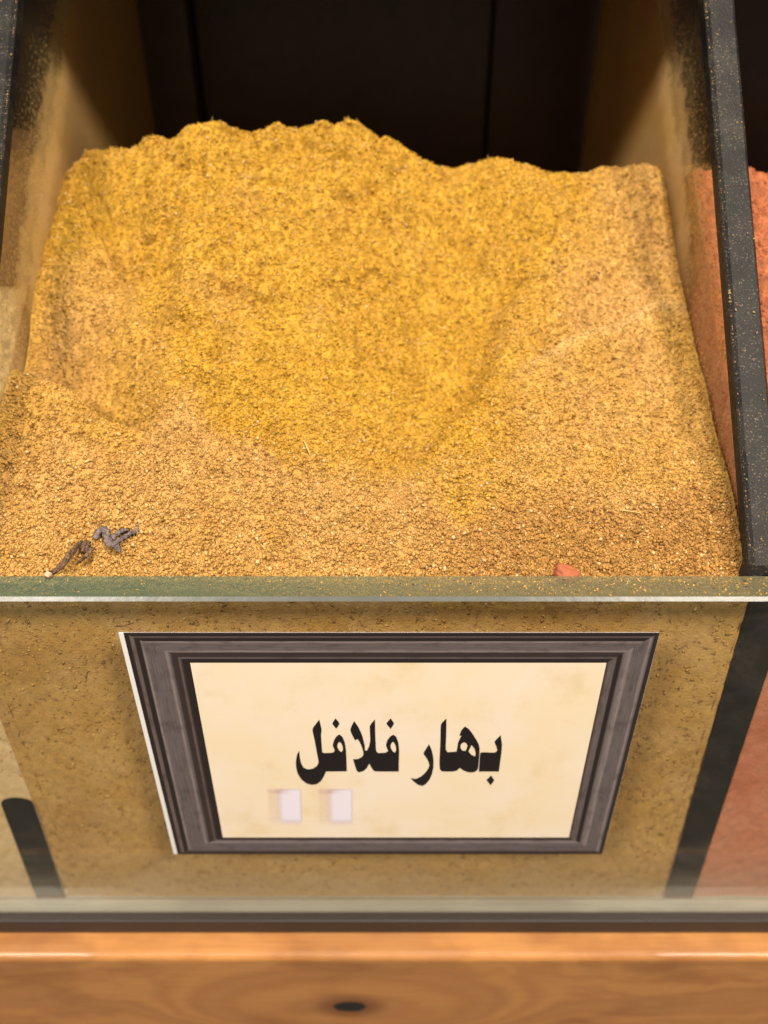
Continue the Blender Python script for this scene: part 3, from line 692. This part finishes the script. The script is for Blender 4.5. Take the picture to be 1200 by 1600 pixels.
# outlines of the letters and dots in millimetres from the centre of the card (holes follow their letter)
LETTERS = [
    [[(-20.39, 16.31), (-19.86, 11.92), (-20.18, 9.81), (-20.17, 5.77), (-20.14, 1.89), (-19.5, 1.5), (-16.88, 1.65), (-16.2, 2.62), (-16.83, 5.05), (-16.36, 7.2), (-15.66, 8.87), (-14.66, 9.95), (-13.73, 8.87), (-13.1, 6.25), (-12.83, 2.87), (-12.8, -2.06), (-12.83, -6.99), (-19.37, -7.1), (-20.13, -9.4), (-21.08, -11.73), (-22.49, -13.19), (-24.04, -13.61), (-25.69, -12.98), (-27.26, -10.95), (-28.27, -8.12), (-28.58, -5.07), (-28.45, -2.06), (-27.88, 0.91), (-27.18, 2.62), (-27.18, -0.07), (-26.96, -3.06), (-26.27, -5.32), (-24.99, -6.18), (-23.47, -5.83), (-22.08, -4.56), (-21.4, -2.81), (-21.77, 1.89), (-22.17, 7.2), (-22.71, 12.39)], [(-14.76, 6.73), (-15.38, 5.53), (-15.43, 4.08), (-14.89, 2.62), (-14.26, 1.89), (-13.85, 2.62), (-13.7, 4.32), (-14.14, 6.01)]],
    [[(-15.54, 16.9), (-14.35, 14.7), (-15.47, 12.48), (-16.66, 14.7)]],
    [[(-10.05, 15.71), (-8.83, 13.09), (-7.78, 9.58), (-7.1, 5.29), (-7.0, 2.62), (-6.42, 2.62), (-5.74, 4.56), (-5.33, 7.2), (-5.49, 13.78), (-3.88, 16.45), (-3.83, 9.1), (-3.65, 2.38), (-3.0, 1.5), (-0.71, 1.65), (0.1, 2.48), (-0.62, 5.05), (-0.23, 7.2), (0.57, 8.87), (1.62, 9.81), (2.49, 8.87), (3.16, 6.25), (3.43, 2.87), (3.41, -2.06), (3.4, -7.1), (-3.2, -7.1), (-4.37, -6.84), (-5.18, -5.07), (-5.76, -3.31), (-6.51, -5.32), (-7.53, -6.84), (-9.04, -7.5), (-9.7, -6.84), (-10.15, -4.56), (-10.74, -1.31), (-9.42, -1.31), (-8.26, -0.57), (-7.59, 0.42), (-7.47, 1.89), (-8.01, 4.81), (-8.69, 6.97), (-9.25, 7.92), (-9.91, 7.3), (-10.82, 9.81), (-11.31, 11.92), (-10.89, 13.55)], [(1.45, 6.73), (0.81, 5.53), (0.82, 3.84), (1.41, 2.38), (2.13, 1.65), (2.55, 2.87), (2.43, 4.56), (2.03, 6.01)]],
    [[(0.75, 16.9), (1.84, 14.7), (0.78, 12.39), (-0.5, 14.7)]],
    [[(12.47, 5.53), (13.4, 2.87), (14.01, -0.57), (14.21, -4.56), (13.9, -8.12), (13.1, -11.21), (11.98, -13.3), (10.99, -14.09), (9.62, -13.56), (8.24, -11.99), (7.26, -10.43), (8.88, -10.69), (10.37, -9.66), (11.66, -7.86), (12.59, -5.83), (12.97, -4.06), (12.48, -2.06), (11.59, -0.07), (10.83, 1.4)]],
    [[(17.25, 16.77), (17.48, 11.46), (17.61, 3.35), (18.23, 1.89), (20.99, 2.14), (21.17, 3.84), (21.27, 6.25), (21.8, 8.39), (22.23, 9.34), (21.52, 9.34), (21.94, 11.69), (22.96, 13.41), (24.3, 12.16), (25.74, 9.58), (27.43, 6.01), (27.99, 3.84), (28.13, -0.07), (28.17, -5.07), (27.94, -6.59), (26.83, -7.5), (25.16, -7.5), (23.61, -6.59), (22.37, -5.32), (21.61, -6.59), (20.47, -7.1), (16.97, -7.1), (16.26, -6.08), (15.98, -3.06), (15.91, 6.73), (15.67, 14.47)], [(22.97, 6.49), (22.11, 5.53), (22.11, 3.84), (22.76, 2.62), (23.75, 2.48), (24.07, 3.6), (24.25, 5.05), (23.7, 6.15)], [(25.37, 5.29), (25.07, 3.84), (24.57, 2.38), (25.65, 0.66), (26.85, -0.07), (26.98, 1.4), (26.45, 3.6)]],
    [[(33.92, 9.58), (34.7, 5.29), (34.8, 0.91), (34.74, -7.1), (28.47, -7.1), (28.39, -2.06), (28.29, 1.4), (28.84, 1.89), (32.78, 1.65), (33.52, 2.62), (33.04, 4.56), (32.22, 6.73)]],
    [[(32.45, -9.04), (33.67, -11.32), (32.64, -13.72), (31.17, -11.21)]],
]
for outlines in LETTERS:
    cu = bpy.data.curves.new('letter', 'CURVE'); cu.dimensions = '2D'; cu.fill_mode = 'FRONT'
    for pts in outlines:
        pr = rounded(pts); sp = cu.splines.new('POLY'); sp.points.add(len(pr) - 1); sp.use_cyclic_u = True
        for q, (x, z) in zip(sp.points, pr): q.co = (x / 1000, z / 1000, 0, 1)
    tmp = bpy.data.objects.new('letter_outline', cu); col.objects.link(tmp)
    dg = bpy.context.evaluated_depsgraph_get(); me = bpy.data.meshes.new_from_object(tmp.evaluated_get(dg))
    bpy.data.objects.remove(tmp); bpy.data.curves.remove(cu)
    bm = bmesh.new(); bm.from_mesh(me); bpy.data.meshes.remove(me)
    for v in bm.verts: x, z = v.co.x, v.co.y; v.co = (SX + x, SY - 0.00018, SZ + z)
    ex = bmesh.ops.extrude_face_region(bm, geom=list(bm.faces))
    for v in [g for g in ex['geom'] if isinstance(g, bmesh.types.BMVert)]: v.co.y = SY - 0.000105
    from_bm('letter', bm, M['ink'], sign)
def patch(q):
    bm = bmesh.new(); uvl = bm.loops.layers.uv.new('UVMap')
    f = bm.faces.new([bm.verts.new((x / 1000, SY - 0.00016, H + z / 1000)) for x, z in q])
    for lp, uv in zip(f.loops, ((0, 1), (1, 1), (1, 0), (0, 0))): lp[uvl].uv = uv
    me = bpy.data.meshes.new('faded_patch'); bm.to_mesh(me); bm.free(); return link('faded_patch', me, M['patch'], sign)
patch([(-37.9, -206.6), (-25.8, -206.6), (-26.6, -226.8), (-38.7, -226.8)])
patch([(-21.7, -206.6), (-9.4, -206.6), (-9.9, -227.0), (-22.2, -227.0)])

# ------------------------------------------------------------------ bits lying in the spice
def tube(name, pts, rad, mat, parent=None, seg=16, flat=1.0, ridge=0.15, seed=0, fat=1.0):
    rn = random.Random(seed); P = [np.array(p, float) for p in pts]; m = len(P)
    # resample with Catmull-Rom
    Q, Rr = [], []
    for i in range(m - 1):
        p0, p1, p2, p3 = P[max(i - 1, 0)], P[i], P[i + 1], P[min(i + 2, m - 1)]
        for k in range(7):
            s = k / 7
            Q.append(0.5 * (2 * p1 + (p2 - p0) * s + (2 * p0 - 5 * p1 + 4 * p2 - p3) * s * s + (3 * p1 - p0 - 3 * p2 + p3) * s ** 3)); Rr.append(rad[i] * (1 - s) + rad[i + 1] * s)
    Q.append(P[-1]); Rr.append(rad[-1])
    bm = bmesh.new(); rings = []
    for i, (q, r) in enumerate(zip(Q, Rr)):
        d = Q[min(i + 1, len(Q) - 1)] - Q[max(i - 1, 0)]; d /= np.linalg.norm(d)
        s = np.cross(d, (0, 0, 1.)); s /= np.linalg.norm(s); u = np.cross(s, d)
        ring = []
        for k in range(seg):
            a = 2 * math.pi * k / seg; rr = fat * r * (1 + ridge * math.sin(3 * a + 0.25 * i) + 0.7 * ridge * math.sin(7 * a - 0.15 * i + seed) + 1.0 * ridge * (rn.random() - 0.5) + 0.8 * ridge * math.sin(1.7 * i + seed))
            ring.append(bm.verts.new(q + s * rr * math.cos(a) + u * rr * flat * math.sin(a)))
        rings.append(ring)
    for a, b in zip(rings, rings[1:]):
        for k in range(seg): bm.faces.new((a[k], a[(k + 1) % seg], b[(k + 1) % seg], b[k]))
    bm.faces.new(rings[0]); bm.faces.new(rings[-1][::-1])
    return from_bm(name, bm, mat, parent, smooth=True)
def on(x, y, up=0.0):
    return (x, y, float(heap_z(np.array([x]), np.array([y]))[0]) + H + up)
b0 = on(-0.0874, 0.1800, 0.0022)
stem = empty('dried_clove', on(-0.0890, 0.1765)); tag(stem, 'brown dried clove stalk with curled sepal leaning on the glass edge', 'dried clove')
tip = (-0.0918, 0.1672, zt + 0.0012)
tube('stalk', [tip, (-0.0905, 0.1715, b0[2] - 0.0022), (-0.0888, 0.1765, b0[2] - 0.0006), (-0.0868, 0.1808, b0[2] + 0.0002)], [0.00085, 0.00095, 0.00105, 0.0009], M['twig'], stem, fat=0.78, seed=1)
tube('cut_end', [(-0.09215, 0.1663, zt + 0.0009), (-0.09175, 0.1674, zt + 0.0013)], [0.00075, 0.00095], M['twig_tip'], stem, seed=2)
tube('sepal', [(-0.0866, 0.1808, b0[2]), (-0.0850, 0.1798, b0[2] + 0.0003), (-0.0848, 0.1782, b0[2] - 0.0004), (-0.0836, 0.1776, b0[2] - 0.0002), (-0.0846, 0.1760, b0[2] - 0.0014), (-0.0872, 0.1740, b0[2] - 0.0030)], [0.0006, 0.0007, 0.00055, 0.0006, 0.0006, 0.0002], M['twig'], stem, fat=1.2, flat=0.4, ridge=0.3, seed=3)
tube('sepal', [(-0.0864, 0.1806, b0[2]), (-0.0858, 0.1790, b0[2] + 0.0002), (-0.0858, 0.1770, b0[2] - 0.0006)], [0.0005, 0.0006, 0.0004], M['twig'], stem, fat=1.2, flat=0.4, ridge=0.3, seed=4)
leaf = empty('dried_leaf', on(-0.0770, 0.1795)); tag(leaf, 'grey shrivelled leaf scrap lying in the golden spice', 'dried leaf')
L0 = on(-0.0770, 0.1795)[2] + 0.0009
tube('blade', [(-0.0830, 0.1808, L0 + 0.0008), (-0.0822, 0.1832, L0 + 0.0024), (-0.0806, 0.1832, L0 + 0.0028), (-0.0795, 0.1806, L0 + 0.0018), (-0.0778, 0.1785, L0 + 0.0008), (-0.0755, 0.1800, L0 + 0.0014), (-0.0732, 0.1815, L0 + 0.0022), (-0.0716, 0.1822, L0 + 0.0024), (-0.0713, 0.1840, L0 + 0.0036)], [0.0006, 0.0009, 0.0009, 0.0009, 0.0009, 0.00085, 0.0009, 0.0007, 0.0003], M['leaf'], leaf, fat=1.1, flat=0.30, ridge=0.30, seed=5)
tube('fold', [(-0.0778, 0.1800, L0 + 0.0016), (-0.0757, 0.1820, L0 + 0.0028), (-0.0735, 0.1828, L0 + 0.0030)], [0.0006, 0.0008, 0.0004], M['leaf'], leaf, fat=1.2, flat=0.25, ridge=0.30, seed=6)
tube('fold', [(-0.0772, 0.1790, L0 + 0.0008), (-0.0756, 0.1775, L0 + 0.0004), (-0.0748, 0.1760, L0 - 0.0004)], [0.0007, 0.0007, 0.0003], M['leaf'], leaf, fat=1.2, flat=0.25, ridge=0.30, seed=7)
# brick red lump
bm = bmesh.new(); bmesh.ops.create_icosphere(bm, subdivisions=4, radius=1.0)
c0 = on(0.0522, 0.1738, 0.0004)
for v in bm.verts:
    p = v.co.copy(); k = 1 + 0.30 * float(fbm(np.array([p.x * 1.3 + 2 + p.z]), np.array([p.y * 1.3 + p.z * 0.7]), 81, 4)[0])
    taper = 1.0 - 0.32 * p.x
    v.co = (c0[0] + p.x * k * 0.0037, c0[1] + p.y * k * 0.0028 * taper, c0[2] + p.z * k * 0.0026 * taper)
lump = from_bm('red_lump', bm, M['red_lump'], None, smooth=True)
tag(lump, 'small brick red lump half buried in the golden spice behind the pane', 'spice lump')
# pale straws
for i, (xa, ya, xb, yb, lab) in enumerate(((0.0655, 0.1888, 0.0750, 0.1876, 'long pale straw lying on the brown coarse layer of spice'), (-0.0245, 0.2085, -0.0222, 0.2035, 'short pale straw standing in the yellow hollow of the heap'), (-0.090, 0.1990, -0.0868, 0.2005, 'broad pale husk chip on the mound near the divider'))):
    o = tube('straw', [on(xa, ya, 0.0007), on((xa + xb) / 2, (ya + yb) / 2, 0.0011), on(xb, yb, 0.0008)], [0.0001, 0.00028 if i < 2 else 0.0006, 0.00012], M['straw'], None, seg=5, flat=0.5, seed=20 + i)
    tag(o, lab, 'straw')
tag(fl, kind='structure')
